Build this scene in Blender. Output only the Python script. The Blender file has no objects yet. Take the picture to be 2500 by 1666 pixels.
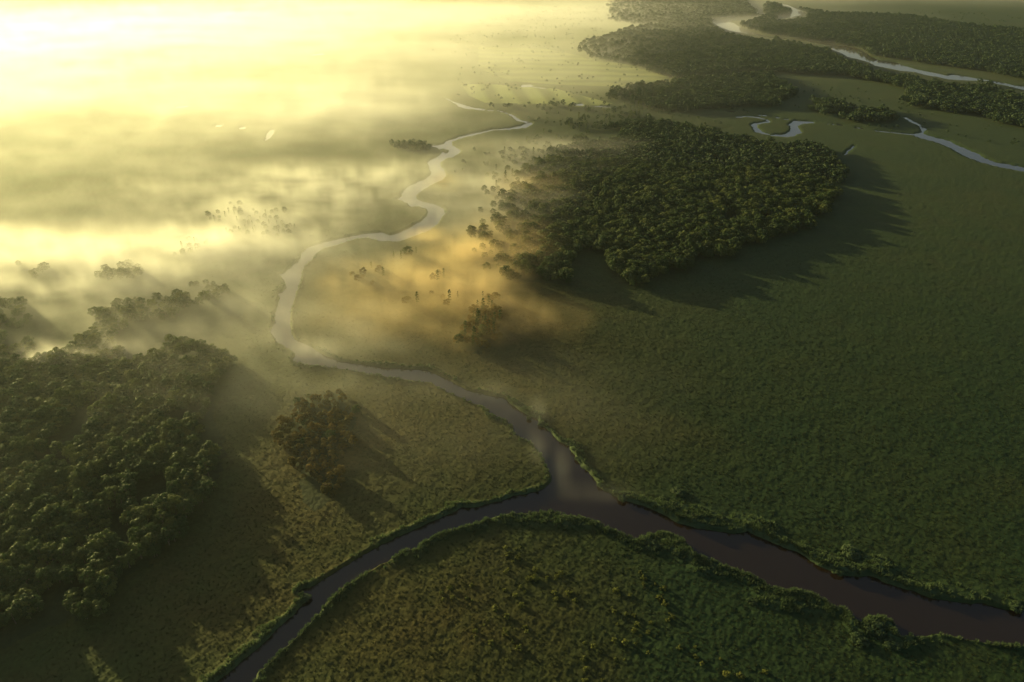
import bpy, math, random
import numpy as np
from mathutils import Vector

R = math.radians
rnd = random.Random(7)
npr = np.random.RandomState(11)
S = bpy.context.scene
C = S.collection

# ------------------------------------------------------------------ camera
CAM_H, PITCH, HFOV = 200.0, R(30.0), R(70.0)
cam_d = bpy.data.cameras.new('camera')
cam = bpy.data.objects.new('camera', cam_d)
C.objects.link(cam)
cam.location = (0, 0, CAM_H)
cam.rotation_euler = (math.pi / 2 - PITCH, 0, 0)
cam_d.sensor_width = 36
cam_d.lens = 18 / math.tan(HFOV / 2)
cam_d.clip_start = 1
cam_d.clip_end = 30000
S.camera = cam

# ------------------------------------------------------------------ sun and sky
SUN_AZ, SUN_EL = R(-50), R(8)          # azimuth from +Y, negative to the left
w = bpy.data.worlds.new('World')
S.world = w
w.use_nodes = True
nt = w.node_tree
bg = nt.nodes['Background']
sky = nt.nodes.new('ShaderNodeTexSky')
sky.sky_type = 'NISHITA'
sky.sun_disc = False
sky.sun_elevation = SUN_EL
sky.sun_rotation = SUN_AZ
sky.air_density = 1.0
sky.dust_density = 4.0
sky.ozone_density = 1.0
nt.links.new(sky.outputs[0], bg.inputs[0])
bg.inputs[1].default_value = 0.088

sd = bpy.data.lights.new('sun', 'SUN')
sd.energy = 5.0
sd.angle = R(0.5)
sd.color = (1.0, 0.87, 0.33)
sun = bpy.data.objects.new('sun', sd)
C.objects.link(sun)
sdir = Vector((math.sin(SUN_AZ) * math.cos(SUN_EL), math.cos(SUN_AZ) * math.cos(SUN_EL), math.sin(SUN_EL)))
sun.rotation_euler = (-sdir).to_track_quat('-Z', 'Y').to_euler()

S.view_settings.view_transform = 'Standard'
S.view_settings.look = 'None'
S.view_settings.gamma = 1
S.view_settings.exposure = 1.2
S.view_settings.use_curve_mapping = False
S.render.engine = 'CYCLES'
cy = S.cycles
cy.max_bounces = 5
cy.diffuse_bounces = 2
cy.glossy_bounces = 2
cy.transmission_bounces = 2
cy.volume_bounces = 1
cy.transparent_max_bounces = 256
cy.volume_max_steps = 256
cy.sample_clamp_indirect = 3
cy.use_denoising = True

# ------------------------------------------------------------------ survey: photograph pixel (2500 x 1666) -> ground point in metres
SRC_F = 1250 / math.tan(HFOV / 2)
def ground_at(x, y, z=0.0):
    x = np.asarray(x, float); y = np.asarray(y, float)
    u = (x - 1250) / SRC_F; v = (833 - y) / SRC_F
    dx = u
    dy = math.cos(PITCH) + v * math.sin(PITCH)
    dz = -math.sin(PITCH) + v * math.cos(PITCH)
    t = (z - CAM_H) / dz
    return np.stack([dx * t, dy * t], -1)
def pixel_of(p, z=0.0):
    X, Y, Z = p[..., 0], p[..., 1], z - CAM_H
    f = Y * math.cos(PITCH) - Z * math.sin(PITCH)
    u = X / f; v = (Y * math.sin(PITCH) + Z * math.cos(PITCH)) / f
    return np.stack([1250 + u * SRC_F, 833 - v * SRC_F], -1)
def src(region, width, pts):
    k = (region[2] - region[0]) / width
    return [(region[0] + a * k, region[1] + b * k) for a, b in pts]
ZA, ZB, ZC = (900, 0, 1800, 600), (550, 400, 1400, 970), (600, 850, 1450, 1400)
ZD, ZE, ZF, ZG = (900, 1100, 1800, 1666), (1650, 1100, 2500, 1666), (0, 1100, 900, 1666), (1600, 0, 2500, 600)
F_ = 2500 / 2353.0
def full(pts): return [(a * F_, b * F_) for a, b in pts]

# ------------------------------------------------------------------ waters (outlines on the ground)
west = src(ZA, 2352, [(515,902),(490,905),(485,920),(440,930),(375,929),(400,938),(445,944),(470,975),(455,995),(400,1020),(380,1040),(385,1070),(400,1100),(395,1120),(360,1145),(300,1170),(250,1195),(215,1235),(205,1260),(178,1275),(215,1285),(250,1300),(265,1320),(320,1320),(375,1335),(380,1360),(375,1380),(340,1410),(280,1445),(220,1475),(160,1498),(130,1503),(90,1485)])
west += src(ZB, 2338, [(980,465),(900,475),(830,490),(740,510),(660,530),(590,550),(540,575),(515,605),(500,640),(460,680),(420,710),(395,738),(362,745),(385,768),(400,800),(408,825),(390,855),(355,870),(370,895),(355,930),(350,975),(335,1000),(330,1060),(305,1135),(325,1165),(335,1190),(390,1225),(450,1255),(475,1280),(455,1320)])
west += src(ZC, 2353, [(340,105),(430,120),(600,140),(720,160),(840,180),(980,205),(1060,215),(1180,235),(1260,240),(1300,265),(1380,310),(1470,345),(1500,365),(1580,390),(1640,430),(1700,480),(1760,500),(1810,535),(1820,585),(1880,620),(1940,650),(1960,680),(2010,740),(2040,800),(2065,870),(2060,910),(2030,945),(1980,965),(1900,985),(1800,1005),(1720,1035),(1640,1055),(1560,1075),(1460,1078),(1400,1110),(1340,1140),(1280,1165),(1200,1200),(1130,1230),(1060,1265),(980,1300),(900,1340)])
west += src(ZF, 2353, [(2353,650),(2280,690),(2200,740),(2120,790),(2060,830),(1980,880),(1930,890),(1900,912),(1950,912),(1980,922),(1975,945),(1940,975),(1900,1020),(1850,1070),(1780,1130),(1720,1200),(1650,1260),(1560,1330),(1480,1400),(1380,1480),(1250,1600),(1150,1750),(850,2200),(500,2700),(100,3300)])
south = src(ZF, 2353, [(500,3300),(850,2700),(1170,2200),(1480,1750),(1560,1600),(1620,1480),(1640,1420),(1700,1380),(1740,1340),(1780,1290),(1840,1245),(1900,1190),(1960,1130),(2000,1080),(2040,1040),(2060,1010),(2110,950),(2180,890),(2280,820)])
south += src(ZD, 2353, [(0,770),(60,740),(120,715),(200,650),(310,630),(320,600),(380,570),(440,545),(540,515),(600,490),(700,470),(760,440),(840,420),(920,405),(1000,410),(1060,398),(1160,395),(1220,410),(1300,420),(1360,435),(1450,460),(1500,490),(1570,515),(1640,550),(1680,562),(1720,575),(1735,555),(1800,532),(1880,530),(1970,550)])
south += src(ZE, 2353, [(0,585),(60,620),(100,670),(160,715),(230,745),(310,785),(380,810),(460,825),(520,860),(590,895),(650,935),(740,950),(800,942),(900,965),(960,1000),(1060,1055),(1140,1075),(1190,1110),(1215,1155),(1255,1150),(1290,1130),(1360,1128),(1430,1145),(1470,1180),(1490,1230),(1520,1270),(1545,1250),(1620,1255),(1700,1250),(1780,1240),(1880,1262),(1960,1280),(2060,1295),(2140,1310),(2220,1320),(2353,1325),(2700,1400),(3300,1500)])
east_up = src(ZE, 2353, [(3300,1230),(2800,1130),(2353,1050),(2310,1050),(2280,1085),(2230,1080),(2150,1060),(2080,1035),(2000,1040),(1900,1025),(1800,1015),(1700,990),(1620,960),(1520,925),(1420,900),(1350,860),(1300,845),(1230,850),(1140,845),(1040,815),(960,785),(900,740),(840,695),(790,675),(720,655),(640,615),(550,575),(490,548),(440,555),(390,565),(300,550),(200,535),(100,515),(0,485)])
east_up += src(ZD, 2353, [(1900,420),(1820,385),(1740,350),(1640,320),(1560,285),(1500,255),(1460,225),(1440,180),(1400,135),(1360,110),(1320,50),(1290,10)])
east_up += src(ZC, 2353, [(2290,820),(2240,760),(2210,710),(2180,665),(2110,625),(2060,570),(2000,525),(1960,475),(1900,450),(1830,410),(1790,375),(1740,335),(1640,320),(1600,305),(1520,295),(1440,255),(1370,215),(1290,180),(1230,150),(1140,145),(1040,138),(930,130),(840,118),(740,105),(620,85)])
east_up += src(ZB, 2338, [(700,1300),(640,1270),(580,1230),(520,1205),(470,1180),(445,1140),(440,1095),(435,1060),(440,1000),(450,950),(470,890),(490,830),(508,770),(512,720),(530,690),(580,650),(600,610),(650,575),(740,550),(820,525),(900,503),(980,505),(1040,525),(1150,525)])
east_up += src(ZA, 2352, [(180,1545),(240,1530),(300,1505),(380,1475),(430,1440),(440,1425),(470,1390),(485,1360),(480,1340),(450,1315),(400,1302),(340,1290),(305,1270),(305,1245),(340,1215),(400,1180),(460,1155),(488,1130),(490,1105),(475,1080),(455,1050),(465,1030),(500,1010),(540,1003),(560,990),(592,968),(560,945),(530,925),(530,905)])
upper = src(ZA, 2352, [(560,889),(600,876),(660,861),(700,853),(740,843),(800,829),(860,827),(920,822),(980,812),(1010,800),(1030,789),(995,777),(960,772),(930,748),(905,733),(860,718),(820,704),(780,709),(700,699),(640,690),(600,680),(560,660),(535,650),(490,630)])
uw = [5,5,5,6,6,3,4,5,7,8,9,6,5,5,4,3,3,2,4,7,9,9,4,2]
def ribbon(px, widths):
    p = ground_at([a[0] for a in px], [a[1] for a in px])
    t = np.gradient(p, axis=0); t /= np.linalg.norm(t, axis=1)[:, None]
    n = np.stack([-t[:, 1], t[:, 0]], 1)
    wd = (np.resize(np.array(widths, float), len(p)) / 2)[:, None]
    return np.concatenate([p + n * wd, (p - n * wd)[::-1]])
def poly(px): return ground_at([a[0] for a in px], [a[1] for a in px])
up_left = ribbon([src(ZA,2352,[(520,902)])[0]] + upper, uw + [2])
n_up = len(upper) + 1
mainriver = poly(west + south + east_up)
waters = [mainriver, up_left]
waters.append(poly(src(ZG, 2352, [(500,752),(590,746),(640,753),(690,763),(722,775),(690,782),(640,788),(607,797),(625,815),(630,840),(660,850),(700,860),(770,872),(830,877),(880,871),(935,845),(915,825),(905,805),(925,795),(1040,783),(1000,778),(930,774),(880,771),(875,785),(850,797),(865,820),(860,840),(840,855),(800,862),(740,860),(690,845),(660,825),(645,800),(670,790),(720,784),(736,775),(690,756),(640,745),(580,741),(500,750)])))
waters.append(poly(src(ZG, 2352, [(1590,858),(1650,865),(1700,885),(1780,905),(1850,930),(1900,955),(1950,985),(2020,1015),(2100,1045),(2200,1070),(2352,1098),(2700,1150),(2700,1120),(2352,1070),(2240,1050),(2180,1040),(2100,1010),(2060,985),(2000,960),(1930,930),(1880,905),(1830,890),(1770,875),(1720,860),(1710,845),(1725,830),(1715,815),(1680,800),(1700,835),(1700,850),(1660,855),(1590,855)])))
waters.append(ribbon(src(ZG, 2352, [(1000,780),(1200,802),(1400,835),(1600,857)]), [2.5]))
waters.append(ribbon(src(ZG, 2352, [(1590,750),(1640,778),(1690,804)]), [4]))
waters.append(ribbon(src(ZG, 2352, [(1205,992),(1240,960),(1270,935)]), [1.4]))
waters.append(poly(src(ZG, 2352, [(795,28),(840,32),(880,50),(930,72),(980,92),(940,97),(890,105),(860,115),(800,113),(720,110),(780,108),(830,98),(870,90),(880,70),(860,45),(820,38)])))
waters.append(poly(src(ZG, 2352, [(357,132),(400,125),(460,122),(470,115),(500,115),(490,125),(460,138),(500,150),(540,172),(580,192),(640,210),(700,230),(785,243),(740,243),(660,230),(600,218),(540,208),(480,198),(420,175),(385,155)])))
waters.append(poly(src(ZG, 2352, [(975,262),(1040,270),(1130,275),(1160,290),(1200,292),(1270,305),(1320,325),(1370,360),(1430,388),(1530,398),(1570,415),(1650,440),(1720,455),(1800,470),(1860,485),(1900,478),(1990,490),(2085,508),(2060,516),(1990,515),(1920,512),(1870,508),(1800,492),(1730,482),(1660,462),(1560,452),(1500,440),(1400,420),(1370,400),(1290,378),(1230,365),(1190,340),(1120,315),(1135,295),(1080,285),(1010,275)])))
waters.append(poly(src(ZG, 2352, [(2120,512),(2200,525),(2300,548),(2352,553),(2600,600),(2600,620),(2352,576),(2250,550),(2180,538)])))
waters.append(ribbon(src(ZG, 2352, [(780,243),(980,263)]), [9]))
waters.append(ribbon(src(ZG, 2352, [(2080,511),(2130,517)]), [10]))
waters.append(ribbon(src(ZG, 2352, [(610,730),(650,734),(710,742),(780,752),(850,766)]), [3]))
waters.append(ribbon(src(ZG, 2352, [(455,712),(510,716)]), [5]))
ponds = [ribbon(src(ZA, 2352, [(975,548),(1010,550),(1040,554)]), [10, 24, 8]),
         ribbon(src(ZA, 2352, [(1040,556),(1140,568)]), [4]),
         ribbon(src(ZA, 2352, [(1330,667),(1350,672),(1370,674)]), [14, 12, 5]),
         ribbon(src(ZA, 2352, [(1390,676),(1450,679),(1560,684)]), [3, 5, 3]),
         ribbon(src(ZA, 2352, [(1915,497),(1940,499)]), [6]),
         ribbon(src((0,0,1000,700), 2240, [(1180,690),(1208,690)]), [7]),
         ribbon(src((0,0,1000,700), 2240, [(1312,700),(1345,704)]), [9]),
         poly(src((0,0,1000,700), 2240, [(1450,772),(1462,738),(1472,715),(1500,710),(1498,728),(1475,755)])),
         ribbon(src((0,0,1000,700), 2240, [(965,588),(1025,584)]), [5]),
         ribbon(src((0,0,1000,700), 2240, [(1705,302),(1775,296)]), [14])]
waters += ponds
island = poly(src(ZA, 2352, [(450,955),(480,952),(516,962),(510,974),(480,976),(462,968)]))

SEG = np.concatenate([np.concatenate([p, np.roll(p, -1, 0)], 1) for p in waters]).astype(np.float32)
SEGW = np.concatenate([np.full(len(p), i) for i, p in enumerate(waters)])

def in_poly(P, poly_):
    x, y = P[:, 0], P[:, 1]
    c = np.zeros(len(P), bool)
    lo, hi = poly_.min(0), poly_.max(0)
    m = (x >= lo[0]) & (x <= hi[0]) & (y >= lo[1]) & (y <= hi[1])
    if not m.any(): return c
    xs, ys = x[m], y[m]; cc = np.zeros(len(xs), bool)
    q = np.roll(poly_, -1, 0)
    for (ax, ay), (bx, by) in zip(poly_, q):
        if ay == by: continue
        cr = (ay > ys) != (by > ys)
        cc ^= cr & (xs < (bx - ax) * (ys - ay) / (by - ay) + ax)
    c[m] = cc
    return c
def in_water(P):
    c = np.zeros(len(P), bool)
    for p in waters: c |= in_poly(P, p)
    return c & ~in_poly(P, island)
def dist_segments(P, reach=14.0):
    """distance to the nearest shore, exact up to reach, block by block"""
    d = np.full(len(P), reach, np.float32)
    n = 2048
    mid = (SEG[:, :2] + SEG[:, 2:]) / 2; hl = np.linalg.norm(SEG[:, 2:] - SEG[:, :2], axis=1) / 2
    for i in range(0, len(P), n):
        b = P[i:i + n]
        c = (b.min(0) + b.max(0)) / 2; r = np.linalg.norm(b - c, axis=1).max()
        k = np.linalg.norm(mid - c, axis=1) < r + hl + reach
        if not k.any(): continue
        s = SEG[k]
        a = s[None, :, :2]; v = s[None, :, 2:] - a
        wv = b[:, None] - a
        t = np.clip((wv * v).sum(-1) / np.maximum((v * v).sum(-1), 1e-9), 0, 1)
        d[i:i + n] = np.minimum(reach, np.sqrt((((wv - t[..., None] * v)) ** 2).sum(-1)).min(1))
    return d

# ------------------------------------------------------------------ value noise
_tab = npr.rand(256, 256).astype(np.float32)
def vnoise(x, y, seed=0):
    x = x + seed * 17.13; y = y + seed * 5.71
    xi = np.floor(x).astype(np.int64); yi = np.floor(y).astype(np.int64)
    fx = (x - xi).astype(np.float32); fy = (y - yi).astype(np.float32)
    fx = fx * fx * (3 - 2 * fx); fy = fy * fy * (3 - 2 * fy)
    a = _tab[xi & 255, yi & 255]; b = _tab[(xi + 1) & 255, yi & 255]
    c = _tab[xi & 255, (yi + 1) & 255]; d = _tab[(xi + 1) & 255, (yi + 1) & 255]
    return (a + (b - a) * fx) * (1 - fy) + (c + (d - c) * fx) * fy
def fbm(x, y, scale, octv=4, seed=0):
    v = 0; amp = 1; tot = 0
    for o in range(octv):
        v = v + amp * vnoise(x / scale, y / scale, seed + o * 3); tot += amp
        scale /= 2.03; amp *= .55
    return v / tot

# ------------------------------------------------------------------ node helpers
def new_mat(name):
    m = bpy.data.materials.new(name); m.use_nodes = True
    return m, m.node_tree.nodes, m.node_tree.links
def ramp(N, L, fac, stops):
    r = N.new('ShaderNodeValToRGB')
    el = r.color_ramp.elements
    while len(el) < len(stops): el.new(0.5)
    for e, (p, c) in zip(el, stops):
        e.position = p; e.color = (*c, 1) if len(c) == 3 else c
    L.new(fac, r.inputs[0])
    return r.outputs[0]
def mixc(N, L, fac, a, b, mode='MIX'):
    m = N.new('ShaderNodeMix'); m.data_type = 'RGBA'; m.blend_type = mode
    for sock, v in ((m.inputs[0], fac), (m.inputs[6], a), (m.inputs[7], b)):
        if isinstance(v, (int, float)): sock.default_value = v
        elif isinstance(v, tuple): sock.default_value = (*v, 1)
        else: L.new(v, sock)
    return m.outputs[2]
def noise(N, L, vec, scale, detail=4, rough=.55):
    n = N.new('ShaderNodeTexNoise'); n.inputs['Scale'].default_value = scale
    n.inputs['Detail'].default_value = detail; n.inputs['Roughness'].default_value = rough
    if vec is not None: L.new(vec, n.inputs['Vector'])
    return n.outputs[0]

def mat_ground():
    m, N, L = new_mat('marsh_ground')
    b = N['Principled BSDF']; b.inputs['Roughness'].default_value = .9
    b.inputs['Specular IOR Level'].default_value = .12
    b.inputs['Sheen Roughness'].default_value = .45; b.inputs['Sheen Tint'].default_value = (.55, .6, .16, 1)
    g = N.new('ShaderNodeNewGeometry').outputs['Position']
    big = noise(N, L, g, .006, 5); mid = noise(N, L, g, .045, 5, .6); fine = noise(N, L, g, .6, 6, .65)
    base = ramp(N, L, big, [(.36, (.040, .042, .010)), (.5, (.026, .037, .009)), (.64, (.015, .032, .009))])
    c2 = ramp(N, L, mid, [(.35, (.036, .026, .009)), (.5, (.027, .033, .009)), (.68, (.023, .042, .010))])
    col = mixc(N, L, .5, base, c2)
    ak = N.new('ShaderNodeVertexColor'); ak.layer_name = 'grass_light'
    sk = N.new('ShaderNodeSeparateColor'); L.new(ak.outputs[0], sk.inputs[0])
    col = mixc(N, L, sk.outputs[0], col, (.066, .045, .010))  # brownish grass, with the golden glow painted into its colour
    col = mixc(N, L, sk.outputs[1], col, (.011, .026, .009))  # greener grass, with the weaker light painted in as darker colour
    glow_sheen = N.new('ShaderNodeMapRange'); L.new(sk.outputs[1], glow_sheen.inputs[0]); glow_sheen.inputs[1].default_value = 0; glow_sheen.inputs[2].default_value = .35
    glow_sheen.inputs[3].default_value = .11; glow_sheen.inputs[4].default_value = .012; L.new(glow_sheen.outputs[0], b.inputs['Sheen Weight'])      # added sheen: backlit glow for the open meadow, held back over the dimmed green
    at = N.new('ShaderNodeVertexColor'); at.layer_name = 'cover'
    sp = N.new('ShaderNodeSeparateColor'); L.new(at.outputs[0], sp.inputs[0])
    col = mixc(N, L, sp.outputs[0], col, (.048, .074, .034))        # reed belt along the water
    col = mixc(N, L, sp.outputs[1], col, (.24, .26, .08))        # mown field
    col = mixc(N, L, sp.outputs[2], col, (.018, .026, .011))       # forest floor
    f2 = ramp(N, L, fine, [(.3, (.7, .7, .7)), (.7, (1.25, 1.25, 1.25))])
    col = mixc(N, L, 1.0, col, f2, 'MULTIPLY')
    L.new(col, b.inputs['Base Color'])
    bp = N.new('ShaderNodeBump'); bp.inputs['Strength'].default_value = .5; bp.inputs['Distance'].default_value = .3
    L.new(noise(N, L, g, 1.1, 5, .7), bp.inputs['Height']); L.new(bp.outputs[0], b.inputs['Normal'])
    return m
def mat_water():
    m, N, L = new_mat('river_water')
    b = N['Principled BSDF']
    b.inputs['Base Color'].default_value = (.015, .009, .005, 1)
    b.inputs['Roughness'].default_value = .08; b.inputs['IOR'].default_value = 1.4
    g = N.new('ShaderNodeNewGeometry').outputs['Position']
    bp = N.new('ShaderNodeBump'); bp.inputs['Strength'].default_value = .08; bp.inputs['Distance'].default_value = .1
    L.new(noise(N, L, g, .9, 3), bp.inputs['Height']); L.new(bp.outputs[0], b.inputs['Normal'])
    return m
def mat_leaf(name, dark, mid, light):
    m, N, L = new_mat(name)
    b = N['Principled BSDF']; b.inputs['Roughness'].default_value = .7
    b.inputs['Specular IOR Level'].default_value = .2
    oi = N.new('ShaderNodeObjectInfo')
    geo = N.new('ShaderNodeNewGeometry')
    a = ramp(N, L, oi.outputs['Random'], [(0, dark), (.5, mid), (1, light)])
    n = noise(N, L, geo.outputs['Position'], .9, 3)
    col = mixc(N, L, 1.0, a, ramp(N, L, n, [(.3, (.75, .75, .75)), (.7, (1.25, 1.25, 1.25))]), 'MULTIPLY')
    L.new(col, b.inputs['Base Color'])
    tr = N.new('ShaderNodeBsdfTranslucent'); L.new(col, tr.inputs[0])
    ms = N.new('ShaderNodeMixShader'); ms.inputs[0].default_value = .3
    L.new(b.outputs[0], ms.inputs[1]); L.new(tr.outputs[0], ms.inputs[2])
    L.new(ms.outputs[0], N['Material Output'].inputs[0])
    return m
def mat_bark():
    m, N, L = new_mat('bark'); b = N['Principled BSDF']; b.inputs['Roughness'].default_value = .9
    g = N.new('ShaderNodeNewGeometry').outputs['Position']
    L.new(ramp(N, L, noise(N, L, g, 3, 4), [(.3, (.05, .038, .026)), (.7, (.11, .09, .07))]), b.inputs['Base Color'])
    return m
M_GROUND, M_WATER, M_BARK = mat_ground(), mat_water(), mat_bark()
M_LEAF = mat_leaf('tree_leaves', (.024, .046, .014), (.044, .070, .018), (.085, .100, .026))
M_AMBER = mat_leaf('amber_leaves', (.075, .062, .012), (.10, .074, .014), (.13, .088, .018))
M_BUSH = mat_leaf('bush_leaves', (.034, .055, .022), (.040, .064, .026), (.048, .074, .030))
M_SHRUB = mat_leaf('shrub_leaves', (.075, .085, .018), (.10, .11, .022), (.13, .14, .028))
M_REED = mat_leaf('reed_blades', (.022, .028, .008), (.025, .032, .009), (.029, .036, .010))
M_REEDB = mat_leaf('bank_reed_blades', (.045, .072, .030), (.055, .085, .036), (.075, .105, .045))

def mesh_np(name, co, faces, mat, smooth=True):
    """faces: (n,4) or (n,3) int array"""
    me = bpy.data.meshes.new(name)
    co = np.ascontiguousarray(co, np.float32); faces = np.ascontiguousarray(faces, np.int32)
    n, k = faces.shape
    me.vertices.add(len(co)); me.vertices.foreach_set('co', co.ravel())
    me.loops.add(n * k); me.loops.foreach_set('vertex_index', faces.ravel())
    me.polygons.add(n); me.polygons.foreach_set('loop_start', np.arange(0, n * k, k, dtype=np.int32))
    me.polygons.foreach_set('use_smooth', np.full(n, smooth))
    me.update(calc_edges=True)
    me.materials.append(mat)
    return me
def link(name, me, parent=None, **props):
    o = bpy.data.objects.new(name, me); C.objects.link(o); o.parent = parent
    for k, v in props.items(): o[k] = v
    return o

# ------------------------------------------------------------------ woods (outlines) and fields
woods = {
 'near':   (full([(-60,850),(120,835),(300,835),(430,800),(500,840),(490,960),(520,1040),(505,1100),(430,1190),(360,1290),(300,1330),(190,1420),(60,1470),(-120,1560),(-260,1480)]), 3.4),
 'clump':  (full([(672,925),(780,905),(820,960),(810,1000),(770,1040),(775,1120),(740,1180),(700,1170),(690,1090),(665,1010)]), 3.7),
 'amber':  (full([(1075,705),(1140,690),(1150,760),(1105,815),(1050,805),(1055,760)]), 3.4),
 'loop':   (full([(850,590),(930,580),(1010,640),(1080,690),(1040,740),(950,720),(860,690),(820,640)]), 8.0),
 'main':   (full([(1060,560),(1110,500),(1200,420),(1240,370),(1390,300),(1480,280),(1560,290),(1700,325),(1800,330),(1900,350),(1935,400),(1900,480),(1830,540),(1740,560),(1620,600),(1500,650),(1420,660),(1390,600),(1330,580),(1320,660),(1230,650),(1110,640)]), 3.7),
 'fringe': (full([(1080,430),(1200,330),(1350,260),(1480,250),(1500,300),(1300,370),(1200,440),(1120,500)]), 10.0),
 'far_a':  (full([(1330,105),(1450,70),(1640,40),(1760,90),(1900,120),(2080,160),(2353,210),(2600,250),(2600,340),(2353,300),(2240,270),(2090,245),(2080,205),(1960,180),(1750,165),(1560,185),(1440,150),(1340,135)]), 4.7),
 'far_b':  (full([(1760,10),(1900,35),(2090,40),(2200,60),(2353,75),(2700,110),(2700,240),(2353,185),(2140,150),(2010,130),(1900,100),(1760,80),(1700,60),(1760,42)]), 5.2),
 'far_c':  (full([(1400,210),(1560,190),(1760,175),(1830,215),(1780,245),(1660,250),(1560,260),(1400,235)]), 4.5),
 'far_d':  (full([(1870,235),(1940,240),(1950,260),(1880,268),(1930,275),(2020,255),(2060,270),(2060,285),(1960,285),(1870,262)]), 4.5),
 'far_e':  (full([(1400,0),(1700,0),(1740,40),(1620,45),(1480,60),(1400,50)]), 5.5),
 'hedge':  (full([(1130,243),(1280,240),(1400,246),(1390,262),(1280,258),(1130,255)]), 5.0),
 'left_a': (full([(-200,640),(250,600),(500,640),(560,720),(480,800),(300,835),(120,835),(-200,850)]), 4.6),
 'left_b': (full([(500,480),(640,460),(680,540),(560,560),(440,600),(420,560)]), 7.0),
 'stray_a': (full([(1050,150),(1350,140),(1800,190),(2090,210),(2353,310),(2353,340),(2000,300),(1700,260),(1500,250),(1200,235),(1050,225)]), 13.0),
 'stray_b': (full([(1150,20),(1400,10),(1380,110),(1200,150),(1000,120)]), 13.0),
 'stray_c': (full([(1250,250),(1480,240),(1700,290),(1560,290),(1400,300),(1100,420),(1040,500),(1040,380)]), 8.0),
 'stray_d': (full([(2050,20),(2353,40),(2353,70),(2120,45)]), 18.0),
 'tip':    (full([(900,335),(990,330),(1000,345),(940,350)]), 5.0),
}
gaps = [poly(full([(1335,575),(1395,590),(1400,640),(1350,680),(1300,640)])),
        poly(full([(1360,300),(1440,300),(1400,335),(1340,330)]))]
striped = poly(src(ZA, 2352, [(590,545),(760,540),(960,556),(1200,572),(1400,625),(1560,668),(1280,690),(1180,680),(960,668),(740,660),(640,615)]))
ridged = poly(src(ZA, 2352, [(700,300),(1100,310),(1450,380),(1800,440),(1950,500),(1600,560),(1200,545),(900,520),(700,440)]))
WOOD = {k: (poly(v[0]), v[1]) for k, v in woods.items()}

# ------------------------------------------------------------------ ground: one sheet to the horizon, finest where the marsh is near
az = np.concatenate([np.linspace(-180, -60, 40)[:-1], np.linspace(-60, -51, 40)[:-1], np.linspace(-51, 51, 1240),
                     np.linspace(51, 60, 40)[1:], np.linspace(60, 180, 40)[1:-1]])
dep = np.concatenate([np.linspace(80, 62, 90)[:-1], np.linspace(62, 12, 690)[:-1], np.linspace(12, 3.2, 310), [2.6, 2.0, 1.5, 1.1, .8]])
rad = CAM_H / np.tan(np.radians(dep)); rad[-1] = 14000
NA, NR = len(az), len(rad)
A, RR = np.meshgrid(np.radians(az), rad)
X = (RR * np.sin(A)).ravel(); Y = (RR * np.cos(A)).ravel()
P = np.stack([X, Y], 1)
amp = np.clip(RR.ravel() / 600, .5, 1.6)
wx = (fbm(X, Y, 3.2, 3, 5) - .5) * 2.6 * amp; wy = (fbm(X, Y, 3.2, 3, 9) - .5) * 2.6 * amp
PW = P + np.stack([wx, wy], 1)
wet = in_water(PW)
ds = dist_segments(PW.astype(np.float32))
lump = fbm(X, Y, 2.6, 3, 2); tuft = fbm(X, Y, 1.1, 2, 31); roll = fbm(X, Y, 40, 4, 40); clod = fbm(X, Y, 7, 3, 77)
bw = fbm(X, Y, 14, 3, 90)
def near_px(x, y, ra, rb):
    c = ground_at(x * 2500 / 2353, y * 2500 / 2353); return np.exp(-(((X - c[0]) / ra) ** 2 + ((Y - c[1]) / rb) ** 2))
swell = np.clip(near_px(1590, 1180, 22, 10) + near_px(1700, 1210, 14, 7) + near_px(1980, 1300, 16, 9) + near_px(2200, 1365, 24, 7) + near_px(1540, 1255, 13, 8) + near_px(1620, 1310, 12, 6) + near_px(1820, 1390, 14, 6) + near_px(2015, 1450, 9, 7) + near_px(1250, 1200, 30, 5), 0, 1)
belt = np.clip(1 - (ds - .8) / (.6 + 9 * np.clip(bw - .3, 0, 1) + 11 * swell * bw * 1.6), 0, 1) * np.clip((fbm(X, Y, 22, 2, 95) - .25) * 4, .25, 1)
belt_fade = np.clip((fbm(X, Y, 60, 3, 63) - .25) * 3, .25, 1)
near = np.clip(1.6 - RR.ravel() / 900, .25, 1)
belt = belt * np.clip(1.5 - RR.ravel() / 700, .15, 1)
Z = .7 + roll * .25 + (lump - .5) * .26 * near + (tuft - .5) * .26 * near + (clod - .5) * .22 + belt * (.3 + 1.0 * lump) + swell * belt * (1.6 * fbm(X, Y, 5, 2, 140) - .2)
Z = np.minimum(Z, .12 + ds * np.clip(380 / RR.ravel(), .08, 1.2) ** 1.5)          # low sedge along the far waters, taller reeds near

Z = np.where(wet, -.3 - np.clip(ds, 0, 3) * .4, Z * np.clip(.55 + ds / 1.2, 0, 1))
Z = Z.astype(np.float32)
idx = np.arange(NA * NR).reshape(NR, NA)
nx = np.roll(idx, -1, 1)
q = np.stack([idx[:-1], idx[1:], nx[1:], nx[:-1]], -1).reshape(-1, 4)
co = np.stack([X, Y, Z], 1)
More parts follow.
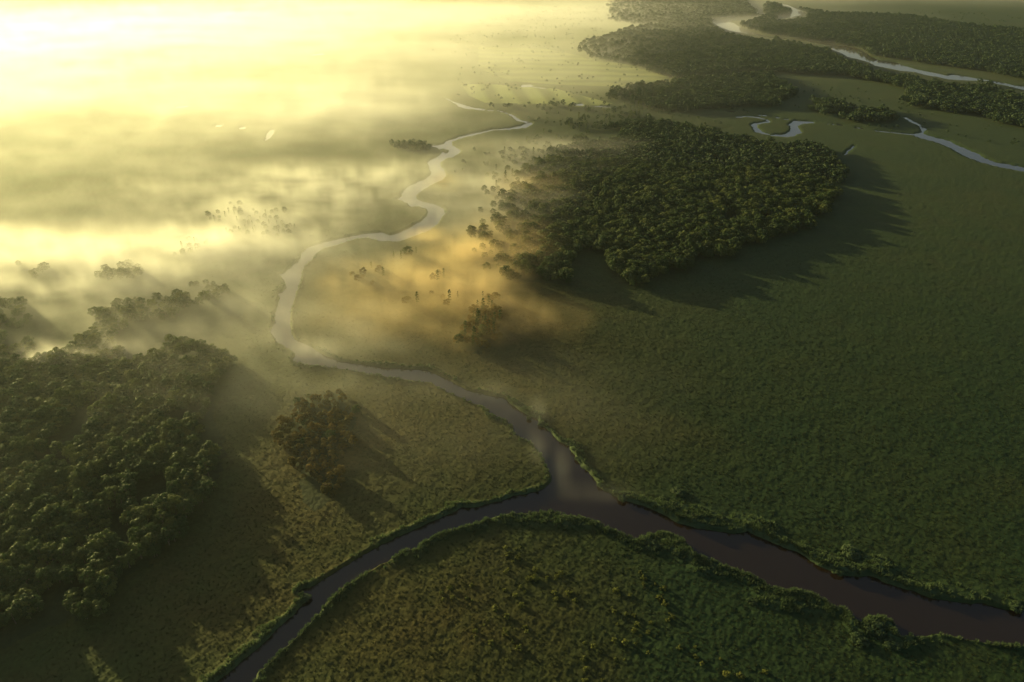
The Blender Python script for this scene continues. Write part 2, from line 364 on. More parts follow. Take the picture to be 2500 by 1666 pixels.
# close the disc under the camera
co = np.concatenate([co, [[0, 0, .8]]])
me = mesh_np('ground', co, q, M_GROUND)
capf = np.stack([np.full(NA, len(co) - 1), idx[0], np.roll(idx[0], -1)], 1)
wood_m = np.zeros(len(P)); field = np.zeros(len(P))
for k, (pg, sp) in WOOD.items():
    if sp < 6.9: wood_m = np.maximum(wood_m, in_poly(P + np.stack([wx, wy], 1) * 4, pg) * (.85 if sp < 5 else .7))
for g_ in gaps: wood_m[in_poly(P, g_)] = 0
sx, sy = P[:, 0] - striped[:, 0].mean(), P[:, 1] - striped[:, 1].mean()
inst = in_poly(P, striped)
band = .5 + .5 * np.sin((sx * .98 + sy * .14) * 2 * math.pi / 36)
field[inst] = (.35 + .65 * np.clip(band * 1.6 - .2, 0, 1))[inst]
inr = in_poly(P, ridged)
band2 = .5 + .5 * np.sin((sy + sx * .12) * 2 * math.pi / 44 + 4 * roll)
field[inr] = (.2 + .4 * band2)[inr]
def blob(x, y, ra, rb):
    c = ground_at(x * F_, y * F_); return np.exp(-(((P[:, 0] - c[0]) / ra) ** 2 + ((P[:, 1] - c[1]) / rb) ** 2))
dry_glow = np.clip(1.2 * blob(1030, 700, 65, 65) + .8 * blob(740, 1030, 26, 40) + .5 * blob(980, 980, 60, 45) + .6 * blob(1150, 480, 90, 120) + .75 * blob(1150, 1450, 60, 26) + .6 * blob(1400, 860, 90, 80) + .4 * blob(600, 1300, 50, 40), 0, 1) * (.45 + .9 * clod)  # browner grass, and the orange glow of the centre put into the ground
lush_shade = np.clip(1.2 * blob(2200, 1000, 190, 260) + blob(2200, 40, 900, 900) * (X > 300) + .5 * blob(2000, 1540, 60, 30) + blob(2250, 330, 500, 300) + .7 * blob(1900, 1500, 70, 50) + .6 * blob(150, 650, 160, 200), 0, 1) * (.5 + .7 * roll)  # greener growth, and the dim eastern side put into the ground colour
light_tints = np.zeros((len(co), 4), np.float32); light_tints[:-1, 0] = np.clip(dry_glow, 0, 1); light_tints[:-1, 1] = np.clip(lush_shade, 0, 1); light_tints[:, 3] = 1
cb = me.color_attributes.new('grass_light', 'FLOAT_COLOR', 'POINT'); cb.data.foreach_set('color', light_tints.ravel())
cover = np.zeros((len(co), 4), np.float32)
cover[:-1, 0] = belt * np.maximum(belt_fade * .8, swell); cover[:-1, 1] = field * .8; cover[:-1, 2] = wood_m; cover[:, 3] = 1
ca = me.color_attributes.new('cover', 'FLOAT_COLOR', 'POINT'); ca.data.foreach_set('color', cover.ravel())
link('ground', me, kind='structure', label='flat green marsh with reed beds and mown strips between the rivers')
me2 = mesh_np('ground_below', np.concatenate([[[0, 0, .8]], co[idx[0]]]), np.stack([np.zeros(NA, int), 1 + np.roll(np.arange(NA), -1), 1 + np.arange(NA)], 1), M_GROUND)
link('ground_below', me2, kind='structure', label='marsh ground straight below the viewpoint')

# water sheets, one per body, at z = 0 and a little wider than their banks
def water_sheet(name, label, lo, hi):
    me = mesh_np(name, np.array([[lo[0], lo[1], 0], [hi[0], lo[1], 0], [hi[0], hi[1], 0], [lo[0], hi[1], 0]]), np.array([[0, 1, 2, 3]]), M_WATER, False)
    return link(name, me, kind='structure', label=label)
water_sheet('water', 'still brown water of the winding river, its side branch, the oxbow and the pools', (-2500, 60), (3500, 4500))

# ------------------------------------------------------------------ tree shapes
def leaf_quads(centres, normals, size, r):
    n = len(centres)
    nn = normals + r.normal(0, .45, (n, 3)); nn /= np.linalg.norm(nn, axis=1)[:, None]
    t = np.cross(nn, r.normal(0, 1, (n, 3))); t /= np.linalg.norm(t, axis=1)[:, None]
    b = np.cross(nn, t)
    s = (size * (.6 + .8 * r.rand(n)))[:, None]
    v = np.stack([centres - t * s - b * s * .7, centres + t * s - b * s * .7, centres + t * s * .8 + b * s * .7, centres - t * s * .7 + b * s * .8], 1)
    return v.reshape(-1, 3), np.arange(n * 4).reshape(-1, 4)
def crown_mesh(name, seed, radius=2.6, height=8.0, base=2.2, lobes=13, per=80, leaf=.22, mat=None, slim=1.0):
    r = np.random.RandomState(seed)
    cs, ns = [], []
    mid = (height + base) / 2; hz = (height - base) / 2
    for i in range(lobes):
        a = i * 2.4 + r.rand() * .8; u = (i + .5) / lobes
        z = mid + hz * (1 - 2 * u) * .78
        rr = radius * slim * (.30 + .55 * math.sqrt(max(0, 1 - (1 - 2 * u * .86) ** 2))) * (.75 + .4 * r.rand())
        if i == 0: rr = .2
        c = np.array([math.cos(a) * rr, math.sin(a) * rr, z])
        lr = radius * (.30 + .16 * r.rand()) * (1.0 if slim > .7 else .7)
        d = r.normal(0, 1, (per, 3)); d /= np.linalg.norm(d, axis=1)[:, None]
        d[:, 2] = np.where(d[:, 2] < -.35, -d[:, 2], d[:, 2])
        cs.append(c + d * lr * (.82 + .25 * r.rand(per, 1)) * [1, 1, .85]); ns.append(d)
    v, f = leaf_quads(np.concatenate(cs), np.concatenate(ns), leaf, r)
    return mesh_np(name, v, f, mat or M_LEAF)
def tube(path, radii, sides=6):
    path = np.array(path, float); vs, fs = [], []
    for i, (p, ra) in enumerate(zip(path, radii)):
        d = path[min(i + 1, len(path) - 1)] - path[max(i - 1, 0)]; d /= np.linalg.norm(d)
        t = np.cross(d, [.3, .9, .1]); t /= np.linalg.norm(t); b = np.cross(d, t)
        for k in range(sides):
            a = k / sides * 2 * math.pi; vs.append(p + (t * math.cos(a) + b * math.sin(a)) * ra)
    for i in range(len(path) - 1):
        for k in range(sides):
            a0 = i * sides + k; a1 = i * sides + (k + 1) % sides
            fs.append((a0, a1, a1 + sides, a0 + sides))
    return np.array(vs), np.array(fs)
def join(parts):
    vs, fs, o = [], [], 0
    for v, f in parts: vs.append(v); fs.append(f + o); o += len(v)
    return np.concatenate(vs), np.concatenate(fs)
def trunk_mesh(name, seed, height=8.0):
    r = np.random.RandomState(seed)
    ps = [tube([(0, 0, -.4), (.05, 0, height * .3), (r.normal(0, .2), r.normal(0, .2), height * .85)], [.26, .18, .05])]
    for i in range(5):
        z0 = height * (.28 + .1 * i); a = i * 2.3 + r.rand()
        ps.append(tube([(0.03, 0, z0), (math.cos(a) * .9, math.sin(a) * .9, z0 + .8), (math.cos(a) * 1.7, math.sin(a) * 1.7, z0 + 1.6)], [.10, .07, .03], 5))
    v, f = join(ps); return mesh_np(name, v, f, M_BARK)
CROWNS = [crown_mesh('tree_crown', 20 + i, radius=2.5 + .35 * (i % 3), height=7.4 + .7 * (i % 4), lobes=12 + 2 * (i % 3)) for i in range(6)]
TRUNKS = [trunk_mesh('tree_trunk', 50 + i, 7.4 + .7 * (i % 4)) for i in range(6)]
ACROWNS = [crown_mesh('amber_crown', 60 + i, radius=2.3 + .3 * i, height=6.6 + .6 * i, lobes=12, mat=M_AMBER) for i in range(2)]
M_LEAFD = mat_leaf('dark_leaves', (.020, .040, .018), (.030, .053, .021), (.048, .070, .026))
FARC = [crown_mesh('far_crown', 80 + i, radius=2.7 + .3 * (i % 3), height=6.0 + .5 * i, base=1.2, lobes=9, per=18, leaf=.52, mat=M_LEAFD) for i in range(4)]
SLIM = crown_mesh('slim_crown', 95, radius=1.5, height=11, base=1.5, lobes=12, per=16, leaf=.35, slim=.55)

# ------------------------------------------------------------------ tree places
def scatter(poly_, spacing, seed, jit=.42):
    r = np.random.RandomState(seed)
    lo, hi = poly_.min(0), poly_.max(0)
    gx = np.arange(lo[0], hi[0], spacing); gy = np.arange(lo[1], hi[1], spacing * .866)
    px, py = np.meshgrid(gx, gy); px[1::2] += spacing / 2
    p = np.stack([px.ravel(), py.ravel()], 1) + r.uniform(-jit, jit, (px.size, 2)) * spacing
    wv = 9 + spacing
    q = p + np.stack([vnoise(p[:, 0] / wv, p[:, 1] / wv, 3) - .5, vnoise(p[:, 0] / wv, p[:, 1] / wv, 8) - .5], 1) * wv * 1.5
    return p[in_poly(q, poly_)]
allp, alls, allk = [], [], []
keys = list(WOOD)
for i, k in enumerate(keys):
    pg, sp = WOOD[k]
    p = scatter(pg, sp, 200 + i, .95 if k.startswith('stray') else .42)
    thin = fbm(p[:, 0], p[:, 1], 26, 3, 12)
    if sp >= 6.9 and not k.startswith('stray'): p = p[thin > .46]
    elif k == 'near': p = p[thin > .25]
    elif k == 'left_a': p = p[thin > .6]
    elif k.startswith('stray'): p = p[(thin > .5) & (np.random.RandomState(9).rand(len(p)) < .5)]
    elif k in ('far_a', 'far_c', 'far_e', 'hedge'):
        mx = pixel_of(p, 0)[:, 0] / F_
        p = p[np.random.RandomState(6).rand(len(p)) < np.clip((mx - 1330 + (fbm(p[:, 0], p[:, 1], 60, 3, 33) - .5) * 260) / 260, .12, 1)]
    elif k == 'main':
        mx = pixel_of(p, 0)[:, 0] / F_
        keep = np.clip((mx - 1080) / 230, .18, 1)
        p = p[(thin > .27) & (np.random.RandomState(5).rand(len(p)) < keep)]
    for g_ in gaps: p = p[~in_poly(p, g_)]
    hgt = 10.5
    far = p * (CAM_H / (CAM_H - hgt))          # where a crown's top hides the ground
    d1 = dist_segments(p.astype(np.float32), 3.0)
    ok = ~in_water(p) & (d1 > 1.5)
    for fr in (.12, .25, .4, .55, .7, .85, 1.0, 1.15): ok &= ~in_water(p * (1 - fr) + far * fr)
    p = p[ok]
    allp.append(p); alls.append(np.full(len(p), sp)); allk.append(np.full(len(p), i))
PT = np.concatenate(allp); SP = np.concatenate(alls); KT = np.concatenate(allk)
px = pixel_of(PT, 5.0)
vis = (px[:, 0] > -500) & (px[:, 0] < 3000) & (px[:, 1] > -100) & (px[:, 1] < 2200)
PT, SP, KT, px = PT[vis], SP[vis], KT[vis], px[vis]
inframe = (px[:, 0] > 8) & (px[:, 0] < 2492) & (px[:, 1] > 8) & (px[:, 1] < 1655)
dcam = np.linalg.norm(PT, axis=1) + (~inframe) * 1e5
order = np.argsort(dcam)
near_i = order[:290]; rest = order[290:]
size = .72 + .62 * npr.rand(len(PT)) ** 1.3
size = np.where(KT == keys.index('clump'), size * .66, size)
size = np.where(np.isin(KT, [keys.index('left_a'), keys.index('tip'), keys.index('hedge'), keys.index('left_b')]), size * .7, size)
size = np.where(np.char.startswith(np.array(keys)[KT], 'stray'), size * .42, np.where(SP > 6.9, size * .75, size)); size = np.where(SP > 6, size * 1.0, size * np.clip(SP / 4.4, .74, 1.1))
print('TREES', len(PT), {k: int((KT == i).sum()) for i, k in enumerate(keys)})

def place_label(k, x, y):
    if k == 'near':
        if y > 1400: return ('at the far left of' if x < 150 else 'in') + ' the dark bottom corner of the wood'
        if x > 430: return 'on the right edge of the wood beside open marsh, ' + ('upper part' if y < 1000 else 'lower part')
        if x < 130: return 'in the wood by the left frame edge, ' + ('upper part' if y < 1000 else 'middle' if y < 1200 else 'lower part')
        side = 'left half' if x < 280 else 'right half'
        if y > 1310: return 'in the shaded lower part of the wood, ' + side
        if y > 1220: return 'in the sunlit middle of the wood, ' + side
        if y > 1120: return 'above the middle of the wood, ' + side
        return 'in the upper part of the wood, ' + side
    if k == 'clump':
        return 'in the lower tail of the copse above the river fork' if y > 1130 else 'in the upper part of the copse above the river fork'
    return 'in the misty wood'
proto_label = {}
trees = []
for n, i in enumerate(near_i):
    i = int(i); k = keys[KT[i]]; v = rnd.randrange(6)
    zone = place_label(k, px[i, 0], px[i, 1])
    e = bpy.data.objects.new('broadleaf_tree', None); C.objects.link(e)
    e.empty_display_size = 1
    e.location = (PT[i, 0], PT[i, 1], .6); e.rotation_euler = (0, 0, rnd.random() * 6.28)
    s = size[i]; wd_, ht_ = rnd.uniform(.88, 1.14), rnd.uniform(.82, 1.15); e.scale = (s * wd_, s * wd_ * rnd.uniform(.96, 1.04), s * ht_)
    form = 'tall' if ht_ / wd_ > 1.1 else ('squat' if ht_ / wd_ < .88 else 'round'); tone = 'amber' if k == 'clump' else 'green'
    sz = 'large' if s > 1.08 else ('small' if s < .82 else 'middling')
    e['label'] = f'{sz} {form} {tone} tree {zone}'; e['category'] = 'tree'; e['group'] = 'trees ' + zone.replace(',', '')
    c = bpy.data.objects.new('crown', ACROWNS[v % 2] if k == 'clump' else CROWNS[v]); C.objects.link(c); c.parent = e
    t = bpy.data.objects.new('trunk', TRUNKS[v]); C.objects.link(t); t.parent = e
    trees.append(e)

# ------------------------------------------------------------------ bushes on the banks and low shrubs on the near marsh
def bush_mesh(name, seed, mat, radius, height, lobes, per, leaf):
    return crown_mesh(name, seed, radius, height, -.1, lobes, per, leaf, mat)
def stem_mesh(name, seed, h):
    r = np.random.RandomState(seed); ps = []
    for i in range(4):
        a = i * 1.6 + r.rand(); ps.append(tube([(0, 0, -.3), (math.cos(a) * .25, math.sin(a) * .25, h * .4), (math.cos(a) * .6, math.sin(a) * .6, h * .8)], [.07, .05, .02], 5))
    v, f = join(ps); return mesh_np(name, v, f, M_BARK)
BUSH = [bush_mesh('bush_foliage', 120 + i, M_BUSH, 2.4, 2.6, 15, 80, .2) for i in range(3)]
BSTEM = stem_mesh('bush_stems', 130, 2.2)
bushes = [  # photograph pixel, size, label
    (1500, 1252, 1.35, 'rounded pale green bush on the point where the south bank juts out below the fork'),
    (1560, 1262, 1.5, 'broad green bush just right of the jutting point on the south bank'),
    (1600, 1290, 1.1, 'smaller bush behind the broad one on the jutting south bank'),
    (2010, 1442, 1.75, 'tall domed bright green bush bulging over the near bank of the lower right river'),
    (1975, 1470, 1.2, 'green bush at the left foot of the tall domed bush on the lower right bank'),
    (2050, 1480, 1.1, 'low bush at the right foot of the tall domed bush on the lower right bank'),
    (1955, 1268, 1.5, 'big bush in the meadow just above the far bank of the lower right river'),
    (1925, 1312, .9, 'small bush at the water edge below the big meadow bush'),
    (2335, 1392, 1.0, 'bush leaning over the far bank at the right frame edge'),
    (1560, 1130, 1.2, 'yellow-green bush standing above the reed slope right of the fork'),
    (1525, 1145, .95, 'left neighbour of the yellow-green bush above the reed slope'),
    (1430, 1142, .9, 'bush on the east bank just past the river fork'),
    (1382, 1112, .7, 'small bush on the east bank directly across from the river fork'),
    (1245, 972, .8, 'bush on a small notch of the east bank above the fork'),
    (1328, 1052, .6, 'low bush on the steep east bank halfway between notch and fork'),
    (703, 1372, .8, 'lone bush where the north bank of the left branch swells into the water'),
    (1215, 958, .55, 'tiny bush at the water edge left of the east bank notch'),
    (1730, 1380, .8, 'bush on the near bank in the middle of the lower right river'),
    (1240, 1182, .6, 'low bush on the crest of the south bank opposite the river fork')]
for n, (x, y, sc, lab) in enumerate(bushes):
    c = ground_at(x * F_, (y + 4) * F_, .6)
    e = bpy.data.objects.new('riverside_bush', None); C.objects.link(e)
    e.location = (c[0], c[1], .6); e.rotation_euler = (0, 0, n * 1.3); e.scale = (sc * 1.0, sc * .8, sc * .42)
    e['label'] = lab; e['category'] = 'bush'; e['group'] = 'bushes along the river banks'
    o = bpy.data.objects.new('foliage', BUSH[n % 3]); C.objects.link(o); o.parent = e
    o = bpy.data.objects.new('stems', BSTEM); C.objects.link(o); o.parent = e
SHRUB = [bush_mesh('shrub_foliage', 140 + i, M_SHRUB, .85, 1.0, 7, 40, .12) for i in range(4)]
near_pg = poly(full([(700, 1568), (900, 1440), (1060, 1290), (1250, 1260), (1400, 1290), (1560, 1330), (1700, 1400), (1800, 1480), (1800, 1560)]))
sp_ = scatter(near_pg, 3.6, 900, .5)
sp_ = sp_[npr.permutation(len(sp_))]
sp_ = sp_[(fbm(sp_[:, 0], sp_[:, 1], 16, 3, 200) > .5)][:95]
spx = pixel_of(sp_, .5)
for n, p in enumerate(sp_):
    x, y = spx[n]; sc = rnd.uniform(.55, 1.25) ** 1.2
    o = bpy.data.objects.new('marsh_shrub', SHRUB[n % 4]); C.objects.link(o)
    o.location = (p[0], p[1], .75); o.rotation_euler = (0, 0, rnd.random() * 6.28); o.scale = (sc, sc, sc * .9)
    where = ('left' if x < 1150 else 'middle' if x < 1600 else 'right') + ' of the dark near marsh'
    row = 'upper ' if y < 1460 else 'lower '
    o['label'] = f"{'larger' if sc > .95 else 'small' if sc > .7 else 'tiny'} yellow-green shrub in the {row}{where}"
    o['category'] = 'shrub'; o['group'] = 'yellow-green shrubs dotting the dark near marsh'

# ------------------------------------------------------------------ instanced stuff (forest mass, reeds)
def instancer(name, pts, zrot, scl, pick, sources, label):
    me = bpy.data.meshes.new(name); me.vertices.add(len(pts))
    me.vertices.foreach_set('co', np.ascontiguousarray(pts, np.float32).ravel())
    for nm, arr in (('turn', zrot), ('grow', scl)):
        a = me.attributes.new(nm, 'FLOAT', 'POINT'); a.data.foreach_set('value', np.ascontiguousarray(arr, np.float32))
    a = me.attributes.new('pick', 'INT', 'POINT'); a.data.foreach_set('value', np.ascontiguousarray(pick, np.int32))
    o = link(name, me, kind='stuff', label=label)
    g = bpy.data.node_groups.new(name, 'GeometryNodeTree')
    g.interface.new_socket('Geometry', in_out='INPUT', socket_type='NodeSocketGeometry')
    g.interface.new_socket('Geometry', in_out='OUTPUT', socket_type='NodeSocketGeometry')
    N, L = g.nodes, g.links
    gi, go = N.new('NodeGroupInput'), N.new('NodeGroupOutput')
    tp = N.new('GeometryNodeMeshToPoints'); L.new(gi.outputs[0], tp.inputs[0])
    jn = N.new('GeometryNodeJoinGeometry')
    def attr(nm, ty):
        a = N.new('GeometryNodeInputNamedAttribute'); a.data_type = ty; a.inputs[0].default_value = nm
        return a.outputs[0]
    cx = N.new('ShaderNodeCombineXYZ'); L.new(attr('turn', 'FLOAT'), cx.inputs[2])
    gr = attr('grow', 'FLOAT'); pk = attr('pick', 'INT')
    for i, so in enumerate(sources):
        oi = N.new('GeometryNodeObjectInfo'); oi.inputs[0].default_value = so
        cm = N.new('FunctionNodeCompare'); cm.data_type = 'INT'; cm.operation = 'EQUAL'
        L.new(pk, cm.inputs[2]); cm.inputs[3].default_value = i
        ip = N.new('GeometryNodeInstanceOnPoints')
        L.new(tp.outputs[0], ip.inputs['Points']); L.new(cm.outputs[0], ip.inputs['Selection'])
        L.new(oi.outputs['Geometry'], ip.inputs['Instance']); L.new(cx.outputs[0], ip.inputs['Rotation']); L.new(gr, ip.inputs['Scale'])
        L.new(ip.outputs[0], jn.inputs[0])
    L.new(jn.outputs[0], go.inputs[0])
    md = o.modifiers.new('scatter', 'NODES'); md.node_group = g
    return o
def source(me): return bpy.data.objects.new(me.name, me)      # a shape to be scattered, not itself in the scene
rp = PT[rest]
pk = npr.randint(0, 4, len(rp))
rd = np.linalg.norm(rp, axis=1)
slim_zone = np.isin(KT[rest], [keys.index(k) for k in ('loop', 'fringe', 'amber', 'left_b')]) & (npr.rand(len(rp)) < .3)
pk = np.where(rd < 680, 4 + npr.randint(0, 3, len(rp)), pk)
pk = np.where(slim_zone, 7, pk)
amb = np.isin(KT[rest], [keys.index(k) for k in ('clump', 'amber', 'loop')]) & (npr.rand(len(rp)) < .85) & ~slim_zone
pk = np.where(amb, 8 + npr.randint(0, 2, len(rp)), pk)
instancer('forest', np.concatenate([rp, np.full((len(rp), 1), .5)], 1), npr.rand(len(rp)) * 6.28, size[rest], pk,
          [source(m) for m in FARC] + [source(m) for m in CROWNS[:3]] + [source(SLIM)] + [source(m) for m in ACROWNS], 'dense misty woodland on the marsh, thousands of small leafy trees')

def reed_mesh(name, seed, mat, n=26, h=1.3, spread=.75):
    r = np.random.RandomState(seed); vs, fs = [], []
    for i in range(n):
        a = r.rand() * 6.28; d = spread * math.sqrt(r.rand()); x, y = math.cos(a) * d, math.sin(a) * d
        hh = h * (.55 + .6 * r.rand()) * (1 - .35 * d / spread); b = r.rand() * 6.28; wd = .07 + .06 * r.rand()
        tx, ty = math.cos(b) * wd, math.sin(b) * wd; lx, ly = math.cos(a) * hh * .45, math.sin(a) * hh * .45
        k = len(vs)
        vs += [(x - tx, y - ty, 0), (x + tx, y + ty, 0), (x + lx * .4 + tx, y + ly * .4 + ty, hh * .7), (x + lx * .4 - tx, y + ly * .4 - ty, hh * .7), (x + lx + tx * .5, y + ly + ty * .5, hh), (x + lx - tx * .5, y + ly - ty * .5, hh)]
        fs += [(k, k + 1, k + 2, k + 3), (k + 3, k + 2, k + 4, k + 5)]
    return mesh_np(name, np.array(vs), np.array(fs), mat)
# ground cells near the camera carry the tufts
RE = [reed_mesh('reed_tuft', 300 + i, M_REED) for i in range(3)] + [reed_mesh('bank_reed_tuft', 310 + i, M_REEDB, 34, 1.9, 1.0) for i in range(2)]
rr_ = np.linalg.norm(P, axis=1)
cell = np.empty((NR, NA)); cell[:] = 0
dr = np.abs(np.gradient(rad))[:, None]; da = np.abs(np.gradient(np.radians(az)))[None, :]
area = (dr * da * rad[:, None]).ravel()
dens = np.where(belt > .25, 1.6, 1.0) * np.clip((560 - rr_) / 360, 0, 1)
azv = np.degrees(np.arctan2(X, Y))
dens = dens * ((np.abs(azv) < 53) & ~wet & (ds > .5) & (wood_m < .1))
ch = npr.rand(len(P)) < dens * area
rpnt = P[ch] + npr.uniform(-.2, .2, (ch.sum(), 2))
print('REEDS', ch.sum())
isb = npr.rand(ch.sum()) < (belt * np.maximum(belt_fade, swell))[ch] * 1.1
pk2 = np.where(isb, 3 + npr.randint(0, 2, ch.sum()), npr.randint(0, 3, ch.sum()))
instancer('reeds', np.concatenate([rpnt, Z[ch][:, None] - .15], 1), npr.rand(ch.sum()) * 6.28, .18 + .22 * npr.rand(ch.sum()) ** 1.5 + isb * .28, pk2,
          [source(m) for m in RE], 'rough green reeds and sedge covering the marsh')

# ------------------------------------------------------------------ haze: even air round everything
def volume_mat(name, dens, aniso, color):
    m, N, L = new_mat(name)
    N.remove(N['Principled BSDF'])
    v = N.new('ShaderNodeVolumePrincipled'); v.inputs['Density'].default_value = dens
    v.inputs['Anisotropy'].default_value = aniso; v.inputs['Color'].default_value = (*color, 1)
    L.new(v.outputs[0], N['Material Output'].inputs['Volume'])
    return m, N, L, v
def box(lo, hi):
    v = np.array([[x, y, z] for z in (lo[2], hi[2]) for y in (lo[1], hi[1]) for x in (lo[0], hi[0])], float)
    f = np.array([(0, 2, 3, 1), (4, 5, 7, 6), (0, 1, 5, 4), (2, 6, 7, 3), (0, 4, 6, 2), (1, 3, 7, 5)])
    return v, f
hm = volume_mat('haze_air', .00004, .74, (.82, .94, 1.0))[0]
v, f = box((-15000, -15000, -3.2), (15000, 15000, 212))
link('haze', mesh_np('haze', v, f, hm, False), kind='stuff', label='pale sunlit haze filling the air over the marsh')

# ------------------------------------------------------------------ low mist lying on the marsh
wide_banks = [  # photograph pixel (2353 wide), half widths in metres across and away, strength, share that is smooth
    (100, 100, 700, 600, .5, .7), (700, 60, 500, 600, .45, .8), (750, 265, 150, 150, .35, .5), (300, 255, 260, 170, .14, .7),
    (300, 400, 260, 130, .11, .6), (1330, 20, 330, 700, .24, .9), (1700, 20, 300, 700, .07, .9), (2250, -20, 900, 400, .12, .9), (1200, 190, 230, 220, .07, .8),
    (100, 560, 130, 80, .25, .5), (1330, 345, 44, 16, .4, .3)]
fine_banks = [
    (150, 600, 130, 40, .6, .3), (420, 590, 80, 30, .65, .3), (560, 540, 60, 32, .65, .2), (560, 440, 90, 60, .25, .3), (700, 430, 60, 40, .45, .1),
    (690, 480, 55, 45, .35, .2), (40, 690, 50, 25, .5, 0), (100, 845, 20, 8, 1.3, 0), (210, 815, 22, 8, 1.1, 0), (250, 715, 110, 50, .15, .4),
    (1120, 470, 50, 60, .45, .3), (1160, 370, 80, 60, .25, .4), (900, 430, 60, 60, .4, .3), (820, 780, 40, 28, .2, .2),
    (1235, 1000, 4, 18, .3, 0), (1290, 1075, 3, 14, .22, 0), (1380, 1160, 14, 3, .16, 0), (1110, 930, 14, 10, .15, 0), (720, 820, 14, 8, .3, 0),
    (760, 900, 14, 10, .15, 0), (560, 760, 50, 40, .18, .5), (640, 600, 120, 80, .25, .4), (530, 850, 70, 50, .14, .5), (60, 1000, 40, 60, .04, .5), (1000, 950, 90, 50, .07, .6)]
glow_banks = [
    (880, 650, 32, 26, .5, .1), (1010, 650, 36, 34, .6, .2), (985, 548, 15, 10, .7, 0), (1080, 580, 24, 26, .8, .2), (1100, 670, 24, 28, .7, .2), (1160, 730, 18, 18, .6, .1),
    (1080, 790, 20, 12, .5, .2), (1250, 740, 22, 18, .25, .1), (960, 760, 50, 26, .28, .3), (1150, 560, 26, 40, .6, .2), (1030, 430, 14, 16, .5, 0), (1210, 440, 26, 40, .4, .3), (1190, 590, 20, 26, .4, .2), (900, 730, 50, 24, .2, .3)]
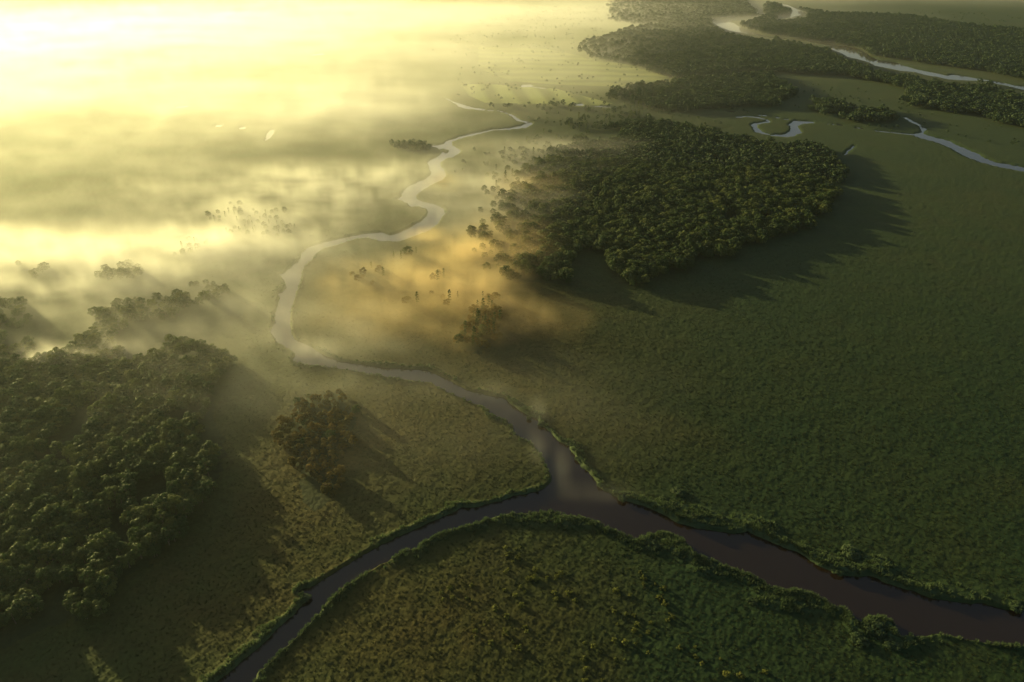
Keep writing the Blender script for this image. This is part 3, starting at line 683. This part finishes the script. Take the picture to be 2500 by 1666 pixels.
def build_mist(label, bounds, res, banks, big_scale, small_scale, dens, low, fade, seed, tone=(.99, .98, .96), puff=13):
    x0, x1, y0, y1, z1 = bounds; rx, ry, rz = res
    GX, GY = np.meshgrid(np.linspace(x0, x1, rx), np.linspace(y0, y1, ry)); gxf, gyf = GX.ravel(), GY.ravel()
    wob = np.stack([fbm(gxf, gyf, 90, 3, 21) - .5, fbm(gxf, gyf, 90, 3, 27) - .5], 1) * 80
    wx_ = (fbm(gxf, gyf, small_scale * 2.5, 2, seed + 4) - .5) * small_scale * 2
    st1 = fbm(gxf * .5 + gyf * .25 + wx_, gyf + wx_, big_scale, 5, seed); st2 = fbm(gxf * .55 + wx_, gyf - wx_, small_scale, 4, seed + 7); st3 = fbm(gxf * .5, gyf, 260 if big_scale > 25 else 120, 4, 71)
    wisp = np.clip((st1 * .52 + st2 * .48 - .39) * 4.6, 0, 1.8)
    broad = .55 + .9 * np.clip((st3 - .35) * 2.2, 0, 1)
    D = np.zeros(len(gxf)); DS = np.zeros(len(gxf))
    for x, y, ra, rb, st, sm in banks:
        c = ground_at(x * F_, y * F_); k = min(1, ra / 70)
        q2 = ((gxf + wob[:, 0] * k - c[0]) / ra) ** 2 + ((gyf + wob[:, 1] * k - c[1]) / rb) ** 2
        e_ = st * np.clip(np.exp(-q2 * .8) - .1, 0, 1) / .9
        D += e_ * (sm * broad + (1 - sm) * wisp); DS += e_ * sm * broad
    SH = DS / np.maximum(D, 1e-6)
    D *= np.clip((gxf - x0) / fade, 0, 1) * np.clip((x1 - gxf) / fade, 0, 1) * np.clip((y1 - gyf) / fade, 0, 1) * np.clip((gyf - y0) / fade, 0, 1)
    D[D < .004] = 0
    TOP = low + puff * np.clip(st1 * .6 + st2 * .6, 0, 1) + np.clip((gyf - 700) / 60, 0, 5) * (puff > 8)
    TOP = np.minimum(TOP * (1 - SH) + (5 + puff) * SH, z1 - 1)
    m, N, L, v = volume_mat('mist_vapour', dens, .5, tone)
    v.inputs['Density Attribute'].default_value = 'density'
    me = bpy.data.meshes.new('mist'); me.vertices.add(len(gxf))
    me.vertices.foreach_set('co', np.stack([gxf, gyf, gxf * 0], 1).astype(np.float32).ravel())
    for nm, arr in (('amount', D), ('top', TOP)):
        a = me.attributes.new(nm, 'FLOAT', 'POINT'); a.data.foreach_set('value', arr.astype(np.float32))
    me.materials.append(m)
    o = link('mist', me, kind='stuff', label=label)
    g = bpy.data.node_groups.new('mist', 'GeometryNodeTree')
    g.interface.new_socket('Geometry', in_out='INPUT', socket_type='NodeSocketGeometry')
    g.interface.new_socket('Geometry', in_out='OUTPUT', socket_type='NodeSocketGeometry')
    N, L = g.nodes, g.links
    gi, go = N.new('NodeGroupInput'), N.new('NodeGroupOutput')
    pos = N.new('GeometryNodeInputPosition'); sp = N.new('ShaderNodeSeparateXYZ'); L.new(pos.outputs[0], sp.inputs[0])
    def math_(op, a, b=None):
        n = N.new('ShaderNodeMath'); n.operation = op
        for i, x in enumerate((a, b)):
            if x is None: continue
            if isinstance(x, (int, float)): n.inputs[i].default_value = x
            else: L.new(x, n.inputs[i])
        return n.outputs[0]
    ix = math_('ROUND', math_('DIVIDE', math_('SUBTRACT', sp.outputs[0], x0), (x1 - x0) / (rx - 1)))
    iy = math_('ROUND', math_('DIVIDE', math_('SUBTRACT', sp.outputs[1], y0), (y1 - y0) / (ry - 1)))
    ind = math_('ADD', math_('MULTIPLY', iy, rx), ix)
    def samp(nm):
        a = N.new('GeometryNodeInputNamedAttribute'); a.data_type = 'FLOAT'; a.inputs[0].default_value = nm
        si = N.new('GeometryNodeSampleIndex'); si.data_type = 'FLOAT'; si.domain = 'POINT'; si.clamp = True
        L.new(gi.outputs[0], si.inputs['Geometry']); L.new(a.outputs[0], si.inputs['Value']); L.new(ind, si.inputs['Index'])
        return si.outputs[0]
    fall = math_('MAXIMUM', math_('SUBTRACT', 1.0, math_('DIVIDE', sp.outputs[2], samp('top'))), 0.0)
    fall = math_('MULTIPLY', fall, math_('SUBTRACT', 2.0, fall))
    vc = N.new('GeometryNodeVolumeCube'); L.new(math_('MULTIPLY', samp('amount'), fall), vc.inputs['Density'])
    vc.inputs['Min'].default_value = (x0, y0, 0.0); vc.inputs['Max'].default_value = (x1, y1, z1)
    vc.inputs['Resolution X'].default_value = rx; vc.inputs['Resolution Y'].default_value = ry; vc.inputs['Resolution Z'].default_value = rz
    sm = N.new('GeometryNodeSetMaterial'); sm.inputs['Material'].default_value = m
    L.new(vc.outputs[0], sm.inputs[0]); L.new(sm.outputs[0], go.inputs[0])
    md = o.modifiers.new('mist', 'NODES'); md.node_group = g
build_mist('bright mist bank covering the far plain to the upper left', (-1800.0, 1800.0, 130.0, 3000.0, 28.0), (620, 560, 9), wide_banks, 34, 13, .034, 6, 200, 50, puff=9)
build_mist('golden wisps of mist around the bends of the winding river', (-440.0, 200.0, 120.0, 800.0, 24.0), (320, 330, 10), fine_banks, 19, 6.5, .044, 4, 25, 150, puff=10)
build_mist('mist over the scrub inside the great river bend, warm glow put into its colour', (-170.0, 130.0, 260.0, 640.0, 20.0), (170, 215, 10), glow_banks, 15, 5, .045, 3, 20, 170, (1.0, .80, .48), 10)  # orange glow of the centre put into the vapour colour
